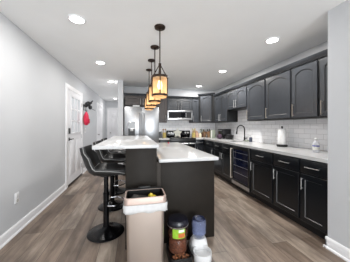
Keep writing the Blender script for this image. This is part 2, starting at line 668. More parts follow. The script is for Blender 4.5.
# ------------------------------------------------------------------ ceiling downlights
def downlight(label):
    t = thing('recessed_light', label, 'ceiling light', (0, 0, CEIL), 0, 'recessed ceiling lights')
    MB().lathe([(.070, 0), (.092, 0), (.094, -.006), (.088, -.012), (.072, -.010), (.070, 0)], seg=40).build('trim_ring', M['trim'], t)
    MB().lathe([(0, -.009), (.071, -.007), (.071, 0), (0, 0)], seg=40).build('lens', M['lens'], t)
    return t
dl_spots = [(-.63, 2.2, 'round recessed ceiling light nearest on the left, above the first stool'),
            (1.85, 2.15, 'round recessed ceiling light nearest on the right, above the black base cabinets'),
            (-.63, 3.6, 'second round recessed light along the left side of the ceiling'),
            (1.85, 3.6, 'second round recessed light on the right, out from the sink'),
            (-.63, 5.08, 'third round recessed light on the left, near the fridge partition'),
            (1.85, 5.08, 'farthest round recessed light on the right, in front of the corner cabinet'),
            (-.84, 8.15, 'small round recessed light down the hallway beyond the fridge')]
dl0 = None
for i, (x, y, lab) in enumerate(dl_spots):
    if dl0 is None:
        dl0 = downlight(lab)
        dl0.location = (x, y, CEIL)
    else:
        dup(dl0, (x, y, CEIL), 0, lab)
    area('downlight_lamp', (x, y, CEIL - .014), (0, 0, 0), .14, .14, DOWNLIGHT_W * (1.0 if y > 8 else 2.6 if x > 1 and y > 5 else 4.2 if x > 1 and y > 3 else 2.0 if x > 1 else 2.0 if y < 3 else 1.2), (1, .97, .93), 'DISK')

# ------------------------------------------------------------------ island
isl = thing('kitchen_island', 'dark brown-grey panelled island carrying the white bar top', 'kitchen island', (0, 0, 0))
KX0, KX1, IX1, IY0, IY1 = -.095, .225, .885, 1.91, 3.77
MB().box(KX0, KX1, IY0, 3.70, 0, 1.032, .002).build('bar_wall', M['island'], isl)
MB().box(.27, IX1, IY0 + .012, IY1, 0, .878, .002).build('base_cabinet', M['island'], isl)
MB().box(KX1, .27, IY0 + .004, 3.77, 0, .878, .003).build('corner_trim', M['island_trim'], isl)
bt = MB().box(-.405, .245, 1.87, 3.75, 1.033, 1.068, .006).build('bar_countertop', M['quartz'])
tag(bt, 'raised white bar top on the island, stools tucked under its left side', 'countertop')
ct = MB().box(0.246, .915, 1.87, 3.80, .879, .915, .006).build('island_countertop', M['quartz'])
tag(ct, 'lower white worktop on the right half of the island', 'countertop')

# ------------------------------------------------------------------ cabinets (local: x along width, -y is the front, z up)
def ring_door(b, x0, x1, z0, z1, y, arch, st=.058, th=.020, rec=.010):
    """door slab with a recessed field framed by stiles and rails; front at y-th"""
    w = x1 - x0
    ix0, ix1 = x0 + st, x1 - st
    iz0 = z0 + st
    ztop = z1 - st
    rise = min(.06, w * .14) if arch else 0
    inner = [(ix0, iz0), (ix1, iz0)]
    outer = [(x0, z0), (x1, z0)]
    N = 12 if arch else 1
    for i in range(N + 1):
        u = i / N
        xx = ix1 + (ix0 - ix1) * u
        if arch:
            s = max(0, min(1, (0.5 - abs(u - .5)) / .5))
            zz = ztop - rise + rise * sin(s * pi / 2) ** .8
        else:
            zz = ztop
        inner.append((xx, zz))
        outer.append((xx if 0 < i < N else (x1 if i == 0 else x0), z1))
    n = len(inner)
    yf, yr = y - th, y - th + rec
    bm = b.bm
    e = .004
    def shrink(pts, d):
        cx = (x0 + x1) / 2
        cz = (z0 + z1) / 2
        return [(p[0] + (d if p[0] < cx - 1e-6 else -d if p[0] > cx + 1e-6 else 0), p[1] + (d if p[1] < cz else -d)) for p in pts]
    O = [bm.verts.new((p[0], yf, p[1])) for p in shrink(outer, e)]
    Os = [bm.verts.new((p[0], yf + e, p[1])) for p in outer]
    Ob = [bm.verts.new((p[0], y, p[1])) for p in outer]
    I = [bm.verts.new((p[0], yf, p[1])) for p in inner]
    Ii = [bm.verts.new((p[0], yr, p[1])) for p in shrink(inner, (.010 if arch else .006))]
    field = [bm.verts.new((p[0], yr, p[1])) for p in shrink(inner, (.010 if arch else .006))]
    for i in range(n):
        j = (i + 1) % n
        for a, c, mi in ((O, Os, 0), (Os, Ob, 0), (O, I, 0), (I, Ii, 1)):
            f = bm.faces.new([a[i], a[j], c[j], c[i]])
            f.material_index = mi
    f = bm.faces.new(field)
    f.material_index = 0
    f = bm.faces.new(list(Ob))
    f.material_index = 0

def bar_handle(b, p0, p1, off, r=.006):
    """bar pull between two points on a front plane, standing off by `off` toward -y"""
    p0, p1 = Vector(p0), Vector(p1)
    d = (p1 - p0).normalized()
    o = Vector((0, -off, 0))
    b.tube([p0 + o - d * .015, p1 + o + d * .015], r, 8)
    b.tube([p0, p0 + o], r * .85, 8)
    b.tube([p1, p1 + o], r * .85, 8)

def cabinet_door(parent, x0, x1, z0, z1, m, arch, side, hz, hm, hl=.12):
    b = MB()
    ring_door(b, x0, x1, z0, z1, 0, arch)
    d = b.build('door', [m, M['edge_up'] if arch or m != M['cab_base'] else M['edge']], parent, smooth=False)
    if side:
        hx = x0 + .034 if side == 'L' else x1 - .034
        h = MB()
        bar_handle(h, (hx, -.020, hz), (hx, -.020, hz + hl), .026, .0045)
        h.build('handle', hm, d)
    return d

def drawer(parent, x0, x1, z0, z1, m, hm):
    b = MB().box(x0, x1, -.020, 0, z0, z1, .005)
    d = b.build('drawer', m, parent)
    h = MB()
    cx, cz = (x0 + x1) / 2, (z0 + z1) / 2
    bar_handle(h, (cx - .07, -.020, cz), (cx + .07, -.020, cz), .026, .0045)
    h.build('handle', hm, d)

G_UP = 'charcoal upper cabinets'
G_BASE = 'black base cabinets'
def upper(loc, rz, w, h, d, doors, label, arch=True, hm=None, m=None, group=G_UP, hz=.05):
    t = thing('upper_cabinet', label, 'cabinet', loc, rz)
    m = m or M['cab']
    MB().box(0, w, 0, d, 0, h).build('carcass', M['cab_shaded'] if m == M['cab'] else m, t, smooth=False)
    for (a, c, side) in doors:
        cabinet_door(t, a, c, .018, h - .018, m, arch, side, hz, hm or M['nickel'], .15)
    return t

def base(loc, rz, w, d, drawers, doors, label, m=None, sink=False):
    t = thing('base_cabinet', label, 'cabinet', loc, rz)
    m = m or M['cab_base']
    if sink:
        cb_ = MB().box(0, w, 0, d, .10, .68).box(0, w, 0, .02, .68, .874).box(0, .02, .02, d, .68, .874).box(w - .02, w, .02, d, .68, .874)
        cb_.build('carcass', m, t, smooth=False)
    else:
        MB().box(0, w, 0, d, .10, .874).build('carcass', m, t, smooth=False)
    MB().box(0, w, .07, d, 0, .10).build('toe_kick', M['toe'], t, smooth=False)
    for (a, c) in drawers:
        drawer(t, a, c, .705, .855, m, M['nickel'])
    for (a, c, side) in doors:
        cabinet_door(t, a, c, .125, .685, m, False, side, .52, M['nickel'], .11)
    return t

RZ = -pi / 2
FX = 1.985            # base carcass front on the right wall
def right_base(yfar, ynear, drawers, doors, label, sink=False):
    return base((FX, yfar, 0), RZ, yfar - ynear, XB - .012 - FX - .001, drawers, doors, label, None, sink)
w1 = 1.835 - 1.495
right_base(1.835, 1.495, [(.012, w1 - .004)], [(.012, w1 - .004, 'L')], 'black base cabinet beside the near right wall end')
right_base(2.275, 1.837, [(.012, .426)], [(.012, .426, 'L')], 'black base cabinet second from the near wall, below the white bottle')
right_base(2.80, 2.277, [(.012, .511)], [(.012, .511, 'L')], 'black base cabinet between the beverage cooler and the second cabinet')
right_base(4.33, 3.40, [(.012, .46), (.475, .918)], [(.012, .462, 'R'), (.468, .918, 'L')], 'wide black base cabinet under the sink with two doors', True)
right_base(5.0, 4.332, [(.012, .656)], [(.012, .656, 'R')], 'black base cabinet between the sink cabinet and the corner')
# back wall base cabinets
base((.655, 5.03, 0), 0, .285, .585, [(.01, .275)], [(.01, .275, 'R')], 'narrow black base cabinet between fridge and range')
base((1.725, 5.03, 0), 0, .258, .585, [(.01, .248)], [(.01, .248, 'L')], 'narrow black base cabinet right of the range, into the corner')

# beverage cooler
bc = thing('beverage_cooler', 'stainless framed glass-door beverage cooler under the right worktop', 'cooler', (FX, 3.398, 0), RZ)
cw = 3.398 - 2.802
MB().box(0, cw, 0, .6, .09, .872).build('body', M['black'], bc, smooth=False)
MB().box(.01, cw - .01, .05, .6, 0, .09).build('toe_grille', M['toe'], bc, smooth=False)
df = MB()
df.box(.006, .05, -.035, 0, .10, .862, .003).box(cw - .05, cw - .006, -.035, 0, .10, .862, .003)
df.box(.05, cw - .05, -.035, 0, .10, .20, .003).box(.05, cw - .05, -.035, 0, .80, .862, .003)
dfo = df.build('door_frame', M['black'], bc)
MB().box(.008, cw - .008, -.038, -.035, .105, .165, .001).build('kick_strip', M['steel'], dfo)
MB().box(.05, cw - .05, -.022, -.012, .20, .80).build('door_glass', M['navy_glass'], dfo, smooth=False)
h = MB()
bar_handle(h, (.028, -.035, .22), (.028, -.035, .80), .04, .011)
h.build('handle', M['copper'], dfo)
sh = MB()
for zz in (.34, .48, .62, .74):
    sh.box(.06, cw - .06, -.026, -.022, zz, zz + .006)
sh.build('shelf_front', M['nickel'], dfo, smooth=False)

# worktop on the right wall with the sink cut-out, and short pieces beside the range
SX0, SX1, SY0, SY1 = 2.09, 2.44, 3.52, 4.18
CX0 = 1.948
wb = MB()
CT0, CT1 = .875, .915
XE = XB - .013
wb.box(CX0, SX0, 1.492, 5.0, CT0, CT1)
wb.box(SX0, SX1, 1.492, SY0, CT0, CT1)
wb.box(SX0, SX1, SY1, 5.0, CT0, CT1)
wb.box(SX1, XE, 1.492, 5.0, CT0, CT1)
wb.box(1.722, XE, 5.0, YB - .013, CT0, CT1)
bmesh.ops.remove_doubles(wb.bm, verts=list(wb.bm.verts), dist=1e-5)
tag(wb.build('right_countertop', M['quartz'], smooth=False), 'long white worktop along the right wall around the sink', 'countertop')
cl = MB().box(.645, .948, 4.985, YB - .013, CT0, CT1, .004).build('countertop', M['quartz'])
tag(cl, 'short white worktop between the fridge and the range', 'countertop')

sk = thing('kitchen_sink', 'undermount sink sunk into the right worktop below the faucet', 'sink', (0, 0, 0))
sb = MB()
sb.box(SX0 - .01, SX0, SY0 - .01, SY1 + .01, .70, .874).box(SX1, SX1 + .01, SY0 - .01, SY1 + .01, .70, .874)
sb.box(SX0, SX1, SY0 - .01, SY0, .70, .874).box(SX0, SX1, SY1, SY1 + .01, .70, .874)
sb.box(SX0 - .01, SX1 + .01, SY0 - .01, SY1 + .01, .69, .70)
sb.build('basin', M['steel'], sk, smooth=False)
MB().lathe([(0, .703), (.04, .703), (.045, .700)], (SX0 + SX1) / 2, (SY0 + SY1) / 2, 20).build('drain', M['chrome'], sk)

fa = thing('faucet', 'matte black gooseneck faucet behind the sink', 'faucet', (2.515, 3.80, .915))
MB().lathe([(0, .0), (.03, 0), (.03, .012), (.021, .02), (.021, .075), (.015, .085), (0, .086)], seg=20).build('base', M['black_metal'], fa)
pts = [(0, 0, .08), (0, 0, .25)]
for k in range(1, 13):
    a = pi * k / 12
    pts.append((-.10 + .10 * cos(a), 0, .25 + .115 * sin(a)))
pts += [(-.205, 0, .20)]
MB().tube(pts, .0125, 12).build('spout', M['black_metal'], fa)
MB().tube([(-.204, 0, .225), (-.21, 0, .16)], .017, 12).build('spray_head', M['black_metal'], fa)
MB().tube([(0, -.015, .05), (0, -.06, .06), (-.01, -.10, .075)], .008, 8).build('lever', M['black_metal'], fa)

# ---- uppers on the right wall. front face at x = UX
UX = 2.31
UD = XB - UX - .001
UZ, UH = 1.37, .76
def right_upper(yfar, ynear, doors, label, z=UZ, h=UH, hm=None, hz=.05):
    return upper((UX, yfar, z), RZ, yfar - ynear, h, UD, doors, label, True, hm or M['copper'], None, G_UP, hz)
right_upper(1.865, 1.495, [(.018, .36, 'L')], 'charcoal arched-door wall cabinet ending at the near right wall')
right_upper(2.285, 1.867, [(.016, .402, 'L')], 'charcoal arched-door wall cabinet above the white bottle, second from the near wall')
right_upper(2.84, 2.287, [(.018, .535, 'L')], 'charcoal arched-door wall cabinet directly above the paper towel holder')
right_upper(3.395, 2.842, [(.018, .535, 'L')], 'charcoal arched-door wall cabinet just right of the faucet')
right_upper(4.24, 3.397, [(.012, .418, 'R'), (.424, .831, 'L')], 'short two-door charcoal cabinet high above the sink', 1.66, .47, M['nickel'])
right_upper(4.975, 4.242, [(.012, .362, 'R'), (.368, .72, 'L')], 'two-door charcoal wall cabinet between sink and corner cabinet', hm=M['nickel'])
cp = [(0, 0), (.02, .0), (.045, .018), (.06, .045), (.065, .055), (0, .055)]
def crown(name, pts, label, z, parent=None):
    """pts: plan polyline of the cabinet fronts; profile sticks out to the left of travel"""
    b = MB()
    P = [Vector((p[0], p[1], 0)) for p in pts]
    n = len(P)
    rings = []
    for i in range(n):
        if i == 0:
            nr = (P[1] - P[0]).normalized()
            nv = Vector((-nr.y, nr.x, 0))
        elif i == n - 1:
            nr = (P[-1] - P[-2]).normalized()
            nv = Vector((-nr.y, nr.x, 0))
        else:
            a = (P[i] - P[i - 1]).normalized()
            c = (P[i + 1] - P[i]).normalized()
            na = Vector((-a.y, a.x, 0))
            nc = Vector((-c.y, c.x, 0))
            nv = (na + nc)
            nv = nv / max(.2, nv.dot(na))
        rings.append([b.bm.verts.new(P[i] + nv * u + Vector((0, 0, z + v))) for u, v in cp])
    for a, c in zip(rings, rings[1:]):
        for k in range(len(cp)):
            k2 = (k + 1) % len(cp)
            b.bm.faces.new([a[k], a[k2], c[k2], c[k]])
    b.bm.faces.new(rings[0])
    b.bm.faces.new(rings[-1])
    o = b.build(name, M['cab'], parent)
    if label:
        tag(o, label, 'crown moulding')
    return o
crown('crown_moulding', [(UX, 1.495), (UX, 4.975)], 'dark crown moulding along the top of the right wall cabinets', UZ + UH + .0005)

# ---- corner cabinet (diagonal)
Ax, Ay, Bx, By = 1.93, 5.30, UX, 4.985
CZ0, CZ1 = UZ, 2.19
cc = thing('corner_cabinet', 'taller diagonal corner wall cabinet with one light-catching door', 'cabinet', (Ax, Ay, 0))
def loc2(p):
    return (p[0] - Ax, p[1] - Ay)
MB().prism([loc2(p) for p in ((Ax, Ay), (Bx, By), (XB - .013, By), (XB - .013, YB - .013), (Ax, YB - .013))], CZ0, CZ1).build('carcass', M['cab_shaded'], cc, smooth=False)
ang = atan2(By - Ay, Bx - Ax)
L_ = sqrt((Bx - Ax) ** 2 + (By - Ay) ** 2)
b = MB()
ring_door(b, .055, L_ - .095, CZ0 + .018, CZ1 - .018, 0, True, .05)
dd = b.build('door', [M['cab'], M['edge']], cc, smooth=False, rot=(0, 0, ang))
h = MB()
bar_handle(h, (.085, -.02, CZ0 + .05), (.085, -.02, CZ0 + .19), .028)
h.build('handle', M['nickel'], dd)
bcr = MB()
def crown_seg(b, p, q, z):
    P, Q = Vector((p[0], p[1], 0)), Vector((q[0], q[1], 0))
    d = (Q - P).normalized()
    nv = Vector((d.y, -d.x, 0))
    a = [b.bm.verts.new(P + nv * u + Vector((0, 0, z + v)) - d * u * .4) for u, v in cp]
    c = [b.bm.verts.new(Q + nv * u + Vector((0, 0, z + v)) + d * u * .4) for u, v in cp]
    b.bm.faces.new(a)
    b.bm.faces.new(c)
    for k in range(len(cp)):
        k2 = (k + 1) % len(cp)
        b.bm.faces.new([a[k], a[k2], c[k2], c[k]])
crown_seg(bcr, (0, 0), (Bx - Ax, By - Ay), CZ1 + .0005)
bcr.build('crown', M['cab'], cc)

# ---- uppers on the back wall: front face y = UY
UY = 5.31
BD = YB - .013 - UY
BH = .73
upper((.655, UY, UZ), 0, .275, BH, BD, [(.01, .265, 'R')], 'narrow brown-black wall cabinet left of the microwave', False, M['nickel'], M['cab_brown'])
upper((.932, UY, 1.737), 0, .766, UZ + BH - 1.737, BD, [(.01, .38, 'R'), (.386, .756, 'L')], 'short two-door cabinet above the microwave', False, M['nickel'], hz=.03)
upper((1.70, UY, UZ), 0, .228, BH, BD, [(.01, .218, 'L')], 'narrow charcoal wall cabinet right of the microwave', False, M['nickel'])
upper((-.27, UY - .2, 1.83), 0, .915, UZ + BH - 1.83, BD + .2, [(.01, .45, 'R'), (.456, .905, 'L')], 'two-door dark cabinet above the refrigerator', False, M['nickel'], M['cab_brown'], hz=.03)
bk = MB()
crown_seg(bk, (.69, UY), (1.895, UY), UZ + BH + .0005)
tag(bk.build('crown_moulding', M['cab']), 'dark crown moulding over the microwave cabinets', 'crown moulding')
bk = MB()
crown_seg(bk, (-.27, UY - .2), (.645, UY - .2), UZ + BH + .0005)
tag(bk.build('crown_moulding', M['cab']), 'dark crown moulding above the refrigerator cabinet', 'crown moulding')

# ---- microwave
mw = thing('microwave', 'stainless over-the-range microwave with black glass front', 'microwave', (.934, 5.235, 1.45))
mwW, mwH = .762, .285
MB().box(0, mwW, .02, YB - .014 - 5.235, 0, mwH).build('body', M['black'], mw, smooth=False)
mf = MB()
mf.box(0, mwW, 0, .02, 0, .055, .003).box(0, mwW, 0, .02, mwH - .05, mwH, .003)
mf.box(0, .03, 0, .02, .055, mwH - .06).box(mwW - .03, mwW, 0, .02, .055, mwH - .06)
mf.build('front_frame', M['steel'], mw)
MB().box(.03, .55, .004, .02, .055, mwH - .06).build('door_glass', M['black_glass'], mw, smooth=False)
MB().box(.56, mwW - .03, .004, .02, .055, mwH - .06).build('control_panel', M['black'], mw, smooth=False)
h = MB()
h.tube([(.555, -.03, .07), (.555, -.03, mwH - .075)], .010).tube([(.555, 0, .085), (.555, -.03, .085)], .008).tube([(.555, 0, mwH - .09), (.555, -.03, mwH - .09)], .008)
h.build('handle', M['steel'], mw)

# ---- range
rg = thing('range', 'black and stainless electric range under the microwave', 'stove', (.952, 4.965, 0))
rW = .764
MB().box(0, rW, .03, .63, .02, .90).build('body', M['black'], rg, smooth=False)
MB().box(0, rW, .0, .63, .90, .918, .004).build('cooktop', M['black_glass'], rg)
MB().box(0, rW, 0, .03, .80, .90, .004).build('front_rail', M['black'], rg)
MB().box(.01, rW - .01, -.005, .03, .26, .79, .006).build('oven_door', M['steel'], rg)
MB().box(.03, rW - .03, -.010, -.005, .30, .785).build('oven_window', M['black_glass'], rg, smooth=False)
h = MB()
h.tube([(.06, -.055, .765), (rW - .06, -.055, .765)], .012).tube([(.09, -.005, .765), (.09, -.055, .765)], .009).tube([(rW - .09, -.005, .765), (rW - .09, -.055, .765)], .009)
h.build('oven_handle', M['steel'], rg)
MB().box(.01, rW - .01, 0, .03, .06, .25, .006).build('storage_drawer', M['steel'], rg)
MB().box(0, rW, .575, .63, .918, 1.125, .01).build('backguard', M['black_glass'], rg)
for kx in (.075, .155, rW - .155, rW - .075):
    MB().lathe([(0, -.03), (.024, -.028), (.028, 0), (0, 0)], seg=18).build('control_knob', M['white_plastic'], rg, loc=(kx, .575, 1.055), rot=(-pi / 2, 0, 0))
for (bx, by, br) in ((.2, .17, .10), (.56, .17, .085), (.2, .43, .085), (.56, .43, .10)):
    MB().lathe([(br - .006, .9185), (br, .9185), (br, .9195), (br - .006, .9195), (br - .006, .9185)], bx, by, 32).build('burner_ring', M['can_grey'], rg)

# star plaque standing against the backguard
star = []
for k in range(10):
    a = pi / 2 + k * pi / 5
    r = .155 if k % 2 == 0 else .082
    star.append((r * cos(a), r * sin(a)))
b = MB()
t = bmesh.new()
fr_ = [t.verts.new((x, -.006, z)) for x, z in star]
bk_ = [t.verts.new((x, .012, z)) for x, z in star]
cv = t.verts.new((0, -.028, 0))
for k in range(10):
    j = (k + 1) % 10
    t.faces.new([fr_[k], fr_[j], cv])
    t.faces.new([fr_[k], fr_[j], bk_[j], bk_[k]])
t.faces.new(bk_)
b.merge(t)
so = b.build('star_plaque', M['star'], smooth=False)
so.location = (1.30, 5.505, .919 + .1262)
so.rotation_euler = (radians(-8), 0, 0)
tag(so, 'white five-pointed star ornament propped on the stove top', 'ornament')

# ---- refrigerator
fr0 = thing('refrigerator', 'stainless french-door refrigerator with water dispenser', 'refrigerator', (-.275, 4.85, 0))
fW, fH = .91, 1.775
MB().box(0, fW, .07, .75, .02, fH - .01).build('body', M['can_grey'], fr0, smooth=False)
ld = MB().box(.004, fW / 2 - .003, 0, .068, .72, fH, .012).build('left_door', M['steel_light'], fr0)
rd = MB().box(fW / 2 + .003, fW - .004, 0, .068, .72, fH, .012).build('right_door', M['steel_light'], fr0)
fz = MB().box(.004, fW - .004, 0, .068, .06, .71, .012).build('freezer_drawer', M['steel_light'], fr0)
h = MB()
bar_handle(h, (fW / 2 - .05, 0, .85), (fW / 2 - .05, 0, 1.6), .055, .013)
h.build('handle', M['steel'], ld)
h = MB()
bar_handle(h, (fW / 2 + .05, 0, .85), (fW / 2 + .05, 0, 1.6), .055, .013)
h.build('handle', M['steel'], rd)
h = MB()
bar_handle(h, (.15, 0, .62), (fW - .15, 0, .62), .055, .013)
h.build('handle', M['steel'], fz)
dp = MB()
dp.box(.09, .29, -.008, 0, .96, 1.38, .004)
o = dp.build('dispenser_frame', M['steel'], ld)
o = MB().box(.105, .275, -.012, -.008, .98, 1.20).build('dispenser_recess', M['black'], ld, smooth=False)
MB().box(.105, .275, -.011, -.008, 1.21, 1.365).build('dispenser_panel', M['black_glass'], ld, smooth=False)
MB().box(.15, .23, -.030, -.012, 1.13, 1.20, .004).build('dispenser_nozzle', M['nickel'], ld)
MB().box(.105, .275, -.035, -.008, .975, .99, .003).build('drip_tray', M['nickel'], ld)
# things on the fridge top
tag(MB().box(-.06, .12, 4.95, 5.06, 1.776, 1.822, .006).build('flat_box', M['paper'], smooth=True), 'pale flat box lying on top of the refrigerator', 'box')

# ------------------------------------------------------------------ bar stools (seat faces +x toward the bar)
def make_stool(label):
    t = thing('bar_stool', label, 'bar stool', (0, 0, 0), 0, 'bar stools along the island')
    MB().lathe([(0, 0), (.203, 0), (.210, .006), (.203, .013), (.165, .020), (.10, .034), (.055, .055), (.036, .075), (.034, .11), (0, .11)], seg=48).build('base_disc', M['black_metal'], t)
    MB().lathe([(0, .05), (.033, .05), (.033, .45), (.036, .452), (.036, .47), (.026, .472), (.026, .66), (.07, .672), (.07, .684), (0, .684)], seg=24).build('column', M['black_metal'], t)
    fr = MB()
    pts = []
    for k in range(13):
        a = -pi / 2 + pi * k / 12
        pts.append((.07 + .13 * cos(a), .14 * sin(a), .36))
    pts = [(.03, -.02, .36), (.04, -.14 * .9, .36)] + pts[1:-1] + [(.04, .14 * .9, .36), (.03, .02, .36)]
    fr.tube(pts, .009, 8)
    fr.build('footrest', M['chrome'], t)
    # bucket shell
    prof = [(.235, .705), (.225, .735), (.16, .732), (.05, .724), (-.03, .720), (-.10, .728), (-.145, .760), (-.178, .82), (-.202, .89), (-.222, .96), (-.236, 1.022)]
    half = [.175, .185, .195, .205, .212, .215, .212, .208, .202, .195, .178]
    nu = 14
    def shell(off, u):
        rows = []
        n = len(prof)
        for i, (x, z) in enumerate(prof):
            a = prof[max(0, i - 1)]
            c = prof[min(n - 1, i + 1)]
            tx, tz = c[0] - a[0], c[1] - a[1]
            l = sqrt(tx * tx + tz * tz)
            nx, nz = tz / l, -tx / l         # normal toward sitter
            row = []
            for k in range(nu + 1):
                s = -1 + 2 * k / nu
                s *= u
                lift = .070 * max(0, min(1, (i - .5) / 3.0)) * abs(s) ** 2.6
                if i >= n - 2:
                    lift *= .6
                hw = half[i]
                row.append(Vector((x + nx * (lift + off), hw * s * (1 - .12 * abs(s) ** 3), z + nz * (lift + off))))
            rows.append(row)
        return rows
    R1 = shell(0, 1.0)
    R2 = shell(-.040, 1.0)
    b = MB()
    V1 = [[b.bm.verts.new(p) for p in r] for r in R1]
    V2 = [[b.bm.verts.new(p) for p in r] for r in R2]
    n = len(prof)
    for i in range(n - 1):
        for k in range(nu):
            b.bm.faces.new([V1[i][k], V1[i][k + 1], V1[i + 1][k + 1], V1[i + 1][k]])
            b.bm.faces.new([V2[i][k], V2[i][k + 1], V2[i + 1][k + 1], V2[i + 1][k]])
        for k in (0, nu):
            b.bm.faces.new([V1[i][k], V1[i + 1][k], V2[i + 1][k], V2[i][k]])
    for i in (0, n - 1):
        for k in range(nu):
            b.bm.faces.new([V1[i][k], V1[i][k + 1], V2[i][k + 1], V2[i][k]])
    s = b.build('bucket_seat', M['leather'], t, angle=70)
    for k in (0, nu):
        pb = MB()
        pb.tube([(r[k] + q[k]) * .5 + Vector((0, .004 if k else -.004, 0)) for r, q in zip(R1[1:], R2[1:])], .0045, 6)
        pb.build('piping', M['piping'], s)
    pb = MB()
    pb.tube([R1[6][k] + Vector((.004, 0, .003)) for k in range(1, nu)], .0025, 6)
    pb.build('seat_seam', M['piping'], s)
    return t
st0 = make_stool('nearest black bucket bar stool at the front corner of the bar')
st0.location = (-.335, 2.28, 0)
dup(st0, (-.35, 3.0, 0), 0, 'middle black bucket bar stool along the left of the bar')
dup(st0, (-.35, 3.66, 0), 0, 'farthest black bucket bar stool at the fridge end of the bar')

# ------------------------------------------------------------------ pendants
def make_pendant(label):
    t = thing('pendant_light', label, 'pendant light', (0, 0, CEIL), 0, 'pendant lights above the island')
    MB().lathe([(0, 0), (.062, 0), (.066, -.006), (.062, -.022), (.02, -.028), (.01, -.04), (0, -.04)], seg=32).build('canopy', M['bronze'], t)
    MB().tube([(0, 0, -.03), (0, 0, -.46)], .0075, 10).build('rod', M['bronze'], t)
    zt, zb, R = -.60, -.83, .088
    cg = MB()
    cg.lathe([(0, -.44), (.016, -.44), (.018, -.47), (.014, -.49), (0, -.49)], seg=16)
    for k in range(4):
        a = k * pi / 2 - .1
        cg.tube([(.012 * cos(a), .012 * sin(a), -.47), (R * .96 * cos(a), R * .96 * sin(a), zt)], .0055, 8)
        cg.tube([(R * 1.02 * cos(a), R * 1.02 * sin(a), zt), (R * 1.02 * cos(a), R * 1.02 * sin(a), zb)], .0065, 8)
    cg.build('cage_strap', M['bronze'], t)
    for z0 in (zt + .008, zb + .02):
        MB().lathe([(R, z0), (R + .011, z0), (R + .011, z0 - .024), (R, z0 - .024), (R, z0)], seg=40).build('metal_band', M['bronze'], t)
    MB().lathe([(R - .004, zt), (R - .002, zb - .005), (R * .8, zb - .022), (.02, zb - .026)], seg=40).build('glass_shade', M['shade'], t)
    so = MB().lathe([(0, -.47), (.012, -.47), (.020, -.60), (.020, -.64), (0, -.64)], seg=16).build('socket', M['bronze'], t)
    MB().lathe([(0, -.64), (.014, -.645), (.028, -.69), (.030, -.715), (.02, -.745), (0, -.752)], seg=20).build('bulb', M['bulb'], t)
    return t
pd_spots = [(2.15, 'nearest caged glass pendant lamp, hanging lowest in view over the bar'),
            (2.71, 'second caged glass pendant lamp from the front over the island'),
            (3.27, 'third caged glass pendant lamp from the front over the island'),
            (3.83, 'farthest caged glass pendant lamp, at the stove end of the island')]
pd0 = None
for y, lab in pd_spots:
    if pd0 is None:
        pd0 = make_pendant(lab)
        pd0.location = (.29, y, CEIL)
    else:
        dup(pd0, (.29, y, CEIL), 0, lab)
    d = bpy.data.lights.new('pendant_lamp', 'POINT')
    d.energy = PENDANT_W
    d.color = (1.0, .80, .55)
    d.shadow_soft_size = .03
    o = bpy.data.objects.new('pendant_lamp', d)
    C.objects.link(o)
    o.location = (.29, y, CEIL - .775)

# ------------------------------------------------------------------ trash can, bag, rubbish
def rrect(x0, x1, y0, y1, r, n=6):
    pts = []
    for (cx, cy, a0) in ((x1 - r, y1 - r, 0), (x0 + r, y1 - r, pi / 2), (x0 + r, y0 + r, pi), (x1 - r, y0 + r, 3 * pi / 2)):
        for k in range(n + 1):
            a = a0 + pi / 2 * k / n
            pts.append((cx + r * cos(a), cy + r * sin(a)))
    return pts
def loft(b, loops, cap0=False, cap1=False):
    R = [[b.bm.verts.new((x, y, z)) for x, y in pts] for pts, z in loops]
    n = len(R[0])
    for a, c in zip(R, R[1:]):
        for k in range(n):
            b.bm.faces.new([a[k], a[(k + 1) % n], c[(k + 1) % n], c[k]])
    if cap0:
        b.bm.faces.new(R[0])
    if cap1:
        b.bm.faces.new(R[-1])
TX0, TX1, TY0, TY1, TZ = -.078, .256, 1.545, 1.755, .66
tc = thing('trash_can', 'tall champagne steel trash can in front of the island', 'trash can', (0, 0, 0))
b = MB()
loft(b, [(rrect(TX0 + .012, TX1 - .012, TY0 + .012, TY1 - .008, .03), .035), (rrect(TX0 + .004, TX1 - .004, TY0 + .004, TY1 - .004, .03), .60)], True, False)
b.build('body', M['can_steel'], tc)
b = MB()
loft(b, [(rrect(TX0 + .010, TX1 - .010, TY0 + .010, TY1 - .006, .03), 0), (rrect(TX0 + .010, TX1 - .010, TY0 + .010, TY1 - .006, .03), .035)], True, True)
b.build('foot', M['black'], tc)
b = MB()
o_ = rrect(TX0 - .010, TX1 + .010, TY0 - .010, TY1 + .004, .035)
i_ = rrect(TX0 + .004, TX1 - .004, TY0 + .004, TY1 - .010, .028)
loft(b, [(i_, .60), (o_, .60), (o_, TZ - .006), (rrect(TX0 - .006, TX1 + .006, TY0 - .006, TY1, .033), TZ), (i_, TZ), (i_, .60)])
b.build('rim', M['can_rim'], tc)
b = MB()
loft(b, [(rrect(TX0 + .02, TX1 - .02, TY0 + .02, TY1 - .02, .025), .06), (rrect(TX0 + .008, TX1 - .008, TY0 + .008, TY1 - .014, .026), TZ - .003)], True, False)
b.build('inner_bucket', M['black'], tc)
b = MB()
b.box(TX0 + .01, TX1 - .01, TY1 + .004, TY1 + .022, .60, TZ + .004, .004)
b.box(TX0 + .004, TX1 - .004, TY1 - .012, TY1 + .022, TZ + .0005, TZ + .006, .002)
b.box(TX0 + .11, TX1 - .11, TY1 + .004, TY1 + .03, TZ + .006, TZ + .02, .005)
b.build('lid_hinge', M['black'], tc)
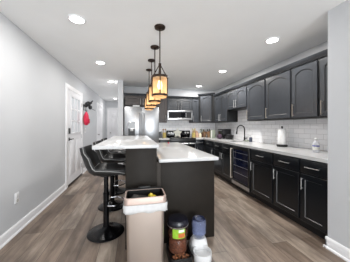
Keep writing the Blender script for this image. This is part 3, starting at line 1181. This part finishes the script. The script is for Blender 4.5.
# liner skirt over the rim
b = MB()
def wav(base_, amp, seed):
    rn = random.Random(seed)
    out = []
    cx, cy = (TX0 + TX1) / 2, (TY0 + TY1) / 2
    for i, (x, y) in enumerate(base_):
        d = Vector((x - cx, y - cy))
        d.normalize()
        k = amp * rn.uniform(-1, 1)
        out.append((x + d.x * k, y + d.y * k))
    return out
def dense(x0, x1, y0, y1, r):
    p = rrect(x0, x1, y0, y1, r, 4)
    out = []
    for i in range(len(p)):
        a, c = Vector(p[i]), Vector(p[(i + 1) % len(p)])
        m = max(1, int((c - a).length / .02))
        for k in range(m):
            out.append(tuple(a + (c - a) * k / m))
    return out
g1 = dense(TX0 - .018, TX1 + .018, TY0 - .017, TY1 + .010, .040)
loops = [(wav(g1, .001, 1), .606), (wav(g1, .002, 2), .596), (wav(g1, .003, 3), .578), (wav(g1, .004, 4), .560)]
R = [[b.bm.verts.new((x, y, z)) for x, y in pts] for pts, z in loops]
rn = random.Random(5)
last = []
for (x, y) in wav(g1, .004, 6):
    last.append(b.bm.verts.new((x, y, .538 + .006 * sin(x * 40) + rn.uniform(-.003, .003))))
R.append(last)
n = len(g1)
for a, c in zip(R, R[1:]):
    for k in range(n):
        b.bm.faces.new([a[k], a[(k + 1) % n], c[(k + 1) % n], c[k]])
bag = b.build('trash_bag', M['bag'], angle=80)
md = bag.modifiers.new('thick', 'SOLIDIFY')
md.thickness = .002
md.offset = 1
tag(bag, 'white bin liner folded over the rim of the trash can', 'bin bag')
# rubbish inside
b = MB().blob((TX0 + .11, 1.65, .58), .07, 2, .25, (1.2, .9, .9), 3)
tag(b.build('crumpled_rubbish', M['dark_stuff'], smooth=False), 'dark crumpled rubbish on the left inside the trash can', 'rubbish')
b = MB().blob((TX0 + .165, 1.60, .605), .026, 2, .3, (1.3, .9, .9), 8)
tag(b.build('crumpled_paper', M['paper'], smooth=False), 'small crumpled white paper in the middle of the trash can', 'rubbish')
b = MB()
for k in range(3):
    pts = []
    for i in range(6):
        a = i / 5
        pts.append((TX0 + .205 + .035 * k + .02 * sin(k * 2 + a * 2), 1.66 - .03 * k - .07 * a + .02,   .612 + .024 * sin(a * pi) - .008 * k))
    b.tube(pts, [.010, .017, .020, .019, .015, .008], 8)
b.blob((TX0 + .235, 1.63, .600), .030, 2, .25, (1.4, 1, .7), 12)
tag(b.build('yellow_wrapper', M['yellow']), 'crumpled yellow peel-like wrapper on top of the rubbish', 'rubbish')

# ------------------------------------------------------------------ pet feeder and waterer
pf = thing('pet_feeder', 'dark smoky gravity pet feeder with green label beside the trash can', 'pet feeder', (.410, 1.73, 0))
b = MB()
loft(b, [(rrect(-.105, .105, -.17, .10, .05), 0), (rrect(-.110, .110, -.175, .105, .05), .03), (rrect(-.105, .105, -.170, .10, .05), .075), (rrect(-.095, .095, -.16, .09, .045), .072), (rrect(-.085, .085, -.15, .06, .04), .03)], True, True)
b.build('bowl_base', M['black'], pf)
MB().lathe([(.092, .05), (.094, .16), (.082, .18), (.098, .20), (.1005, .23), (.1005, .315), (.092, .33)], seg=36).build('jar', M['jar'], pf)
MB().lathe([(0, .368), (.070, .367), (.090, .362), (.098, .350), (.101, .335), (.103, .325), (.103, .318), (.09, .316), (0, .316)], seg=36).build('lid', M['dark_navy'], pf)
MB().lathe([(.1015, .306), (.1045, .306), (.1045, .311), (.1015, .311), (.1015, .306)], seg=36).build('jar_ring', M['nickel'], pf)
def curved_label(a0, a1, r, z0, z1):
    b = MB()
    N = 10
    A = []
    for i in range(N + 1):
        a = a0 + (a1 - a0) * i / N
        A.append((b.bm.verts.new((r * cos(a), r * sin(a), z0)), b.bm.verts.new((r * cos(a), r * sin(a), z1))))
    for p, q in zip(A, A[1:]):
        b.bm.faces.new([p[0], q[0], q[1], p[1]])
    return b
face_a = -pi / 2 - .20
lb = curved_label(face_a - .52, face_a + .70, .1022, .215, .300).build('label', M['green'], pf)
lb['label'] = 'green, white and orange sticker'
curved_label(face_a + .02, face_a + .66, .1028, .222, .262).build('label_picture', M['orange'], lb)
curved_label(face_a + .05, face_a + .60, .1029, .272, .296).build('label_band', M['label_white'], lb)
b = MB()
rn = random.Random(3)
b.lathe([(0, .06), (.084, .06), (.086, .15), (.074, .178), (.088, .20), (.092, .225), (.06, .235), (0, .24)], seg=24)
for k in range(60):
    a, r = rn.uniform(0, 2 * pi), .08 * sqrt(rn.random())
    b.blob((r * cos(a), -.06 + .4 * r * sin(a) - .05, .05 + rn.uniform(0, .02)), .009, 1, .2, (1, 1, .7), k)
kb = b.build('kibble', M['kibble'])
kb.location = (.410, 1.73, 0)
tag(kb, 'brown dry pet kibble filling the feeder', 'pet food', None, 'stuff')

pw = thing('pet_waterer', 'white gravity pet water bowl with upturned blue bottle', 'pet waterer', (.632, 1.735, 0))
b = MB()
loft(b, [(rrect(-.085, .085, -.06, .085, .05), 0), (rrect(-.090, .090, -.06, .09, .05), .04), (rrect(-.080, .080, -.05, .08, .05), .11), (rrect(-.062, .062, -.05, .06, .05), .145), (rrect(-.055, .055, -.045, .055, .045), .14)], True, True)
b.build('stand', M['white_plastic'], pw)
MB().lathe([(0, 0), (.080, 0), (.085, .01), (.088, .072), (.086, .086), (.080, .086), (.077, .05), (.05, .045), (0, .042)], -.012, -.125, 36).build('bowl', M['white_plastic'], pw)
MB().lathe([(.032, .142), (.038, .16), (.070, .185), (.073, .20), (.069, .225), (.073, .245), (.073, .29), (.067, .315), (.058, .325), (.05, .318), (.0, .312)], 0, 0.005, 36).build('bottle', M['bottle_blue'], pw)
MB().lathe([(.04, .324), (.056, .332), (.064, .322), (.056, .314), (.044, .318)], 0, .005, 36).build('bottle_rim', M['navy'], pw)
wtr = MB().lathe([(0, .15), (.034, .165), (.066, .19), (.069, .20), (.065, .225), (.069, .245), (.068, .262), (0, .262)], 0, 0.005, 30).build('water', seethrough('water_tint', srgb(150, 158, 186), .6, .05, False, (.85, .89, .97, 1)), pw)

# ------------------------------------------------------------------ counter things on the right
ZC = .9155
ph = thing('paper_towel_holder', 'paper towel roll on a black stand below the third arched cabinet', 'paper towel holder', (2.43, 2.60, ZC))
MB().lathe([(0, 0), (.078, 0), (.082, .006), (.082, .03), (.078, .036), (0, .036)], seg=32).build('base', M['black'], ph)
MB().lathe([(0, .03), (.008, .03), (.008, .315), (.014, .318), (.018, .33), (.014, .342), (0, .346)], seg=16).build('post', M['black'], ph)
rl = MB().lathe([(.012, .04), (.062, .04), (.064, .045), (.064, .295), (.061, .300), (.012, .300)], seg=32).build('paper_roll', M['paper'])
rl.location = (2.43, 2.60, ZC)
tag(rl, 'white paper towel roll standing on the black holder', 'paper towel')
bo = thing('plastic_bottle', 'small clear bottle with blue and white label near the wall end', 'bottle', (2.33, 1.93, ZC))
MB().lathe([(0, 0), (.034, 0), (.037, .005), (.037, .11), (.03, .135), (.016, .15), (.016, .16), (0, .16)], seg=24).build('body', M['clear'], bo)
MB().lathe([(0, .158), (.020, .158), (.020, .182), (.013, .19), (0, .19)], seg=20).build('cap', M['white_plastic'], bo)
l = MB().lathe([(.0378, .035), (.0378, .10)], seg=24).build('label', M['label_white'], bo)
MB().lathe([(.0384, .078), (.0384, .094)], seg=24).build('label_band', M['label_blue'], l)
sd = thing('soap_dispenser', 'dark soap dispenser bottle beside the faucet', 'soap dispenser', (2.50, 3.55, ZC))
MB().lathe([(0, 0), (.032, 0), (.034, .005), (.034, .085), (.025, .10), (.012, .105), (0, .105)], seg=24).build('bottle', mat('blue_grey_glass', srgb(70, 78, 98), .15, noise=.2), sd)
h = MB().tube([(0, 0, .10), (0, 0, .14)], .006, 8).tube([(0, 0, .137), (-.045, 0, .132)], .006, 8)
h.build('pump', M['nickel'], sd)
sp = MB().box(2.455, 2.56, 3.64, 3.735, ZC, ZC + .028, .008).build('sponge', M['sage'])
tag(sp, 'flat grey sponge lying between faucet and soap dispenser', 'sponge')

# dark toaster oven, cloth, basket, carton
to = thing('toaster_oven', 'black countertop oven under the two-door wall cabinet', 'toaster oven', (2.36, 4.55, ZC))
MB().box(0, .235, 0, .36, .015, .265, .015).build('body', M['black'], to)
MB().box(-.008, 0, .02, .27, .05, .235, .003).build('door_glass', M['black_glass'], to)
h = MB()
h.tube([(-.035, .03, .225), (-.035, .26, .225)], .007).tube([(0, .05, .225), (-.035, .05, .225)], .005).tube([(0, .24, .225), (-.035, .24, .225)], .005)
h.build('handle', M['nickel'], to)
for zz in (.08, .14, .20):
    MB().tube([(0, .315, zz), (-.016, .315, zz)], .016, 14).build('knob', M['nickel'], to)
for a, c in ((.03, .03), (.2, .03), (.03, .33), (.2, .33)):
    MB().lathe([(0, 0), (.012, 0), (.012, .018), (0, .018)], a, c, 10).build('foot', M['black'], to)
b = MB()
b.blob((2.265, 4.58, ZC + .065), .085, 3, .10, (.75, 1.15, .76), 4)
tag(b.build('cloth_bundle', M['plum'], angle=80), 'bundled plum-coloured cloth in front of the black countertop oven', 'cloth')
bs = thing('wire_basket', 'black oval basket on the worktop left of the sink', 'basket', (2.43, 4.36, ZC))
b = MB()
b.lathe([(0, .002), (.095, 0), (.115, .06), (.120, .10), (.124, .10), (.119, .058), (.099, -.0), (0, 0)], 0, 0, 32, .85, 1.15)
b.build('body', M['black'], bs)
MB().tube([(.105 * cos(2 * pi * k / 28) * 1.0, .14 * sin(2 * pi * k / 28), .102) for k in range(28)], .007, 8, True).build('rim', M['black_metal'], bs)
b = MB()
b.blob((2.43, 4.36, ZC + .085), .085, 3, .12, (.9, 1.15, .6), 14)
tag(b.build('dark_towel', M['felt'], angle=80), 'dark towel heaped in the black oval basket', 'towel')
cb = thing('carton', 'upright grey-green carton with a pale edge in the far corner', 'carton', (2.14, 4.86, ZC))
MB().box(0, .13, 0, .09, 0, .235, .004).build('body', M['sage'], cb)
MB().box(-.003, .028, -.003, -.0, .01, .225).build('label', M['label_white'], cb, smooth=False)

# back-corner counter clutter
def crock(x, y, r, hgt, m, um, label, seed, nut=5):
    t = thing('utensil_crock', label, 'utensil holder', (x, y, ZC))
    MB().lathe([(0, 0), (r * .9, 0), (r, .01), (r, hgt), (r - .006, hgt), (r - .008, .012), (0, .012)], seg=24).build('pot', m, t)
    rn = random.Random(seed)
    for k in range(nut):
        a = 2 * pi * k / nut + rn.uniform(-.2, .2)
        tip = Vector((r * .9 * cos(a), r * .9 * sin(a), hgt + rn.uniform(.08, .13)))
        u = MB()
        u.tube([(r * .4 * cos(a), r * .4 * sin(a), .016), tip], .005, 6)
        u.blob(tip + Vector((0, 0, .014)), .015, 2, 0, (.8, .35, 1.3), k)
        uo = u.build('wooden_spoon' if um in (M['straw'], M['wood']) else 'kitchen_utensil', um)
        uo.location = (x, y, ZC)
        tag(uo, ('pale wooden spoon standing in the ' if um in (M['straw'], M['wood']) else 'dark utensil standing in the ') + label.split(' on ')[0].split(' at ')[0], 'utensil', 'utensils in the ' + label.split(' on ')[0].split(' at ')[0])
    return t
crock(1.79, 5.40, .055, .13, M['straw'], M['straw'], 'straw-yellow utensil crock at the right of the range', 2, 5)
crock(2.07, 5.42, .055, .12, M['wood_dark'], M['leaf'], 'brown utensil crock on the corner worktop', 4, 5)
def cutting_board(x, y, w, h, m, label):
    b = MB()
    t = bmesh.new()
    pts = rrect(-w / 2, w / 2, 0, h, .03, 5)
    b.prism(pts, -.009, .009, Matrix.Rotation(pi / 2, 4, 'X'))
    b.box(-.018, .018, -.009, .009, h - .002, h + .07, .006)
    o = b.build('cutting_board', m)
    o.location = (x, y, ZC + .003)
    o.rotation_euler = (radians(-8), 0, 0)
    return tag(o, label, 'cutting board')
cutting_board(1.90, 5.555, .17, .20, M['peach'], 'pale wooden cutting board leaning on the back tile')
cutting_board(2.20, 5.555, .15, .17, M['wood'], 'tan wooden cutting board leaning near the corner')
b = MB().lathe([(0, 0), (.048, 0), (.052, .006), (.052, .12), (.04, .14), (.04, .15), (0, .15)], seg=20)
o = b.build('spice_jar', M['peach'])
o.location = (1.90, 5.40, ZC)
tag(o, 'peach coloured jar between the two utensil crocks', 'jar')
o = MB().lathe([(0, 0), (.04, 0), (.044, .005), (.044, .09), (.03, .11), (.032, .13), (0, .132)], seg=20).build('storage_jar', M['cream'])
o.location = (1.98, 5.33, ZC)
tag(o, 'small cream jar at the front of the corner clutter', 'jar')
kb_ = thing('knife_block', 'tan knife block in the far corner of the worktop', 'knife block', (2.21, 5.27, ZC))
MB().prism([(0, 0), (.12, 0), (.09, .2), (-.04, .17)], -.05, .05, Matrix.Rotation(pi / 2, 4, 'X')).build('block', M['wood'], kb_, smooth=False)
for k in range(5):
    u = MB()
    px_, py_ = -.02 + .022 * k, -.03 + .015 * ((k * 2) % 5)
    u.tube([(px_ + .005, py_, .175 + .004 * k), (px_ - .012, py_, .25 + .004 * k)], .008, 8)
    uo = u.build('kitchen_knife', M['black'])
    uo.location = (2.21, 5.27, ZC)
    tag(uo, 'black-handled knife slotted in the tan knife block', 'knife', 'knives in the tan block')
# left of range
kk = thing('knife_block', 'dark knife block between the fridge and the range', 'knife block', (.70, 5.42, ZC))
MB().prism([(0, 0), (.10, 0), (.08, .19), (-.02, .16)], -.045, .045, Matrix.Rotation(pi / 2, 4, 'X')).build('block', M['black'], kk, smooth=False)
o = MB().lathe([(0, 0), (.05, 0), (.055, .006), (.055, .14), (.05, .15), (.046, .15), (.046, .02), (0, .02)], seg=24).build('canister', M['straw'])
o.location = (.865, 5.40, ZC)
tag(o, 'straw-coloured canister just left of the range', 'canister')
for k in range(4):
    u = MB()
    a = k * pi / 2 + .4
    u.tube([(.02 * cos(a), .02 * sin(a), .025), (.045 * cos(a), .045 * sin(a), .23)], .005, 6)
    u.blob((.047 * cos(a), .047 * sin(a), .245), .02, 2, 0, (.8, .4, 1.3), k)
    uo = u.build('wooden_spoon', M['wood'])
    uo.location = (.865, 5.40, ZC)
    tag(uo, 'wooden spoon standing in the straw-coloured canister', 'utensil', 'spoons left of the range')
# small red thing on island worktop
o = MB().lathe([(0, 0), (.012, 0), (.015, .009), (.012, .02), (0, .022)], seg=16).build('bottle_cap', M['red'])
o.location = (.66, 3.6, .9155)
tag(o, 'tiny red cap at the far end of the island worktop', 'cap')

# ------------------------------------------------------------------ things on the left wall
wo = thing('wall_outlet', 'white electrical outlet low on the left wall', 'outlet', (XL, 2.50, .35))
MB().box(0, .006, -.038, .038, 0, .125, .002).build('cover_plate', M['trim'], wo)
MB().box(.006, .010, -.018, .018, .068, .108, .002).build('socket', M['white_plastic'], wo)
MB().box(.006, .012, -.018, .018, .012, .045, .002).build('socket', M['can_grey'], wo)
ws = thing('light_switch', 'white light switch plate below the red bag on the left wall', 'light switch', (XL, 5.52, 1.08))
MB().box(0, .006, -.06, .06, 0, .125, .002).build('cover_plate', M['trim'], ws)
for yy in (-.025, .025):
    MB().box(.006, .013, yy - .016, yy + .016, .03, .095, .002).build('rocker', M['white_plastic'], ws)
HY = 5.36
hk = thing('wall_hooks', 'dark coat hook rack on the left wall past the door', 'coat hooks', (XL, HY, 1.80))
MB().box(0, .02, -.145, .32, 0, .05, .004).build('rail', M['black'], hk)
for yy in (-.12, .06, .25):
    MB().tube([(.02, yy, .03), (.036, yy, .02), (.040, yy, .045)], .006, 8).build('hook', M['black_metal'], hk)
MB().tube([(.012, -.07, .01), (.012, -.07, -.10), (.055, -.07, -.105), (.06, -.07, -.085)], .006, 8).build('hook', M['black_metal'], hk)
caps = [(-.12, .02, .088, 1, (-.35, .5)), (.06, .06, .098, 2, (.2, .9)), (.25, -.02, .085, 3, (.9, -.5))]
cl_ = ['dark cap on the wall hook rack nearest the white door', 'highest dark cap, in the middle of the wall hook rack', 'dark cap on the wall hook rack farthest from the door']
for (yy, zz, r, sd_, dr), lab in zip(caps, cl_):
    cp_ = MB().blob((.105, 0, 0), r, 3, .05, (.58, .88, .72), sd_).build('cap', M['felt'], angle=60)
    cp_.location = (XL + .006, HY + yy, 1.82 + zz)
    tag(cp_, lab, 'cap', 'dark caps on the wall hooks')
    bl = [(.055 * cos(pi * k / 10 - pi / 2) * 2.2, .07 * sin(pi * k / 10 - pi / 2)) for k in range(11)]
    br_ = MB().prism(bl, -.005, .005, Matrix.Translation((.135, 0, dr[1] * .03 - .02)) @ Matrix.Rotation(-dr[1] * .9, 4, 'Y') @ Matrix.Rotation(dr[0] * .5, 4, 'Z'))
    br_.build('visor', M['felt'], cp_, smooth=False)
rb = thing('red_bag', 'bright red bag hanging from the hook rack on the left wall', 'bag', (XL + .085, HY - .07, 1.285))
MB().lathe([(0, 0), (.09, .01), (.135, .05), (.145, .15), (.125, .26), (.07, .335), (.03, .37), (0, .372)], 0, 0, 24, .46, .78).build('body', M['red'], rb)
MB().tube([(0, -.03, .36), (-.008, -.03, .395), (-.015, 0, .408), (-.008, .03, .395), (0, .03, .36)], .007, 8).build('strap', M['felt'], rb)
MB().box(.066, .080, -.05, .05, .05, .17, .006).build('pocket', M['red'], rb)
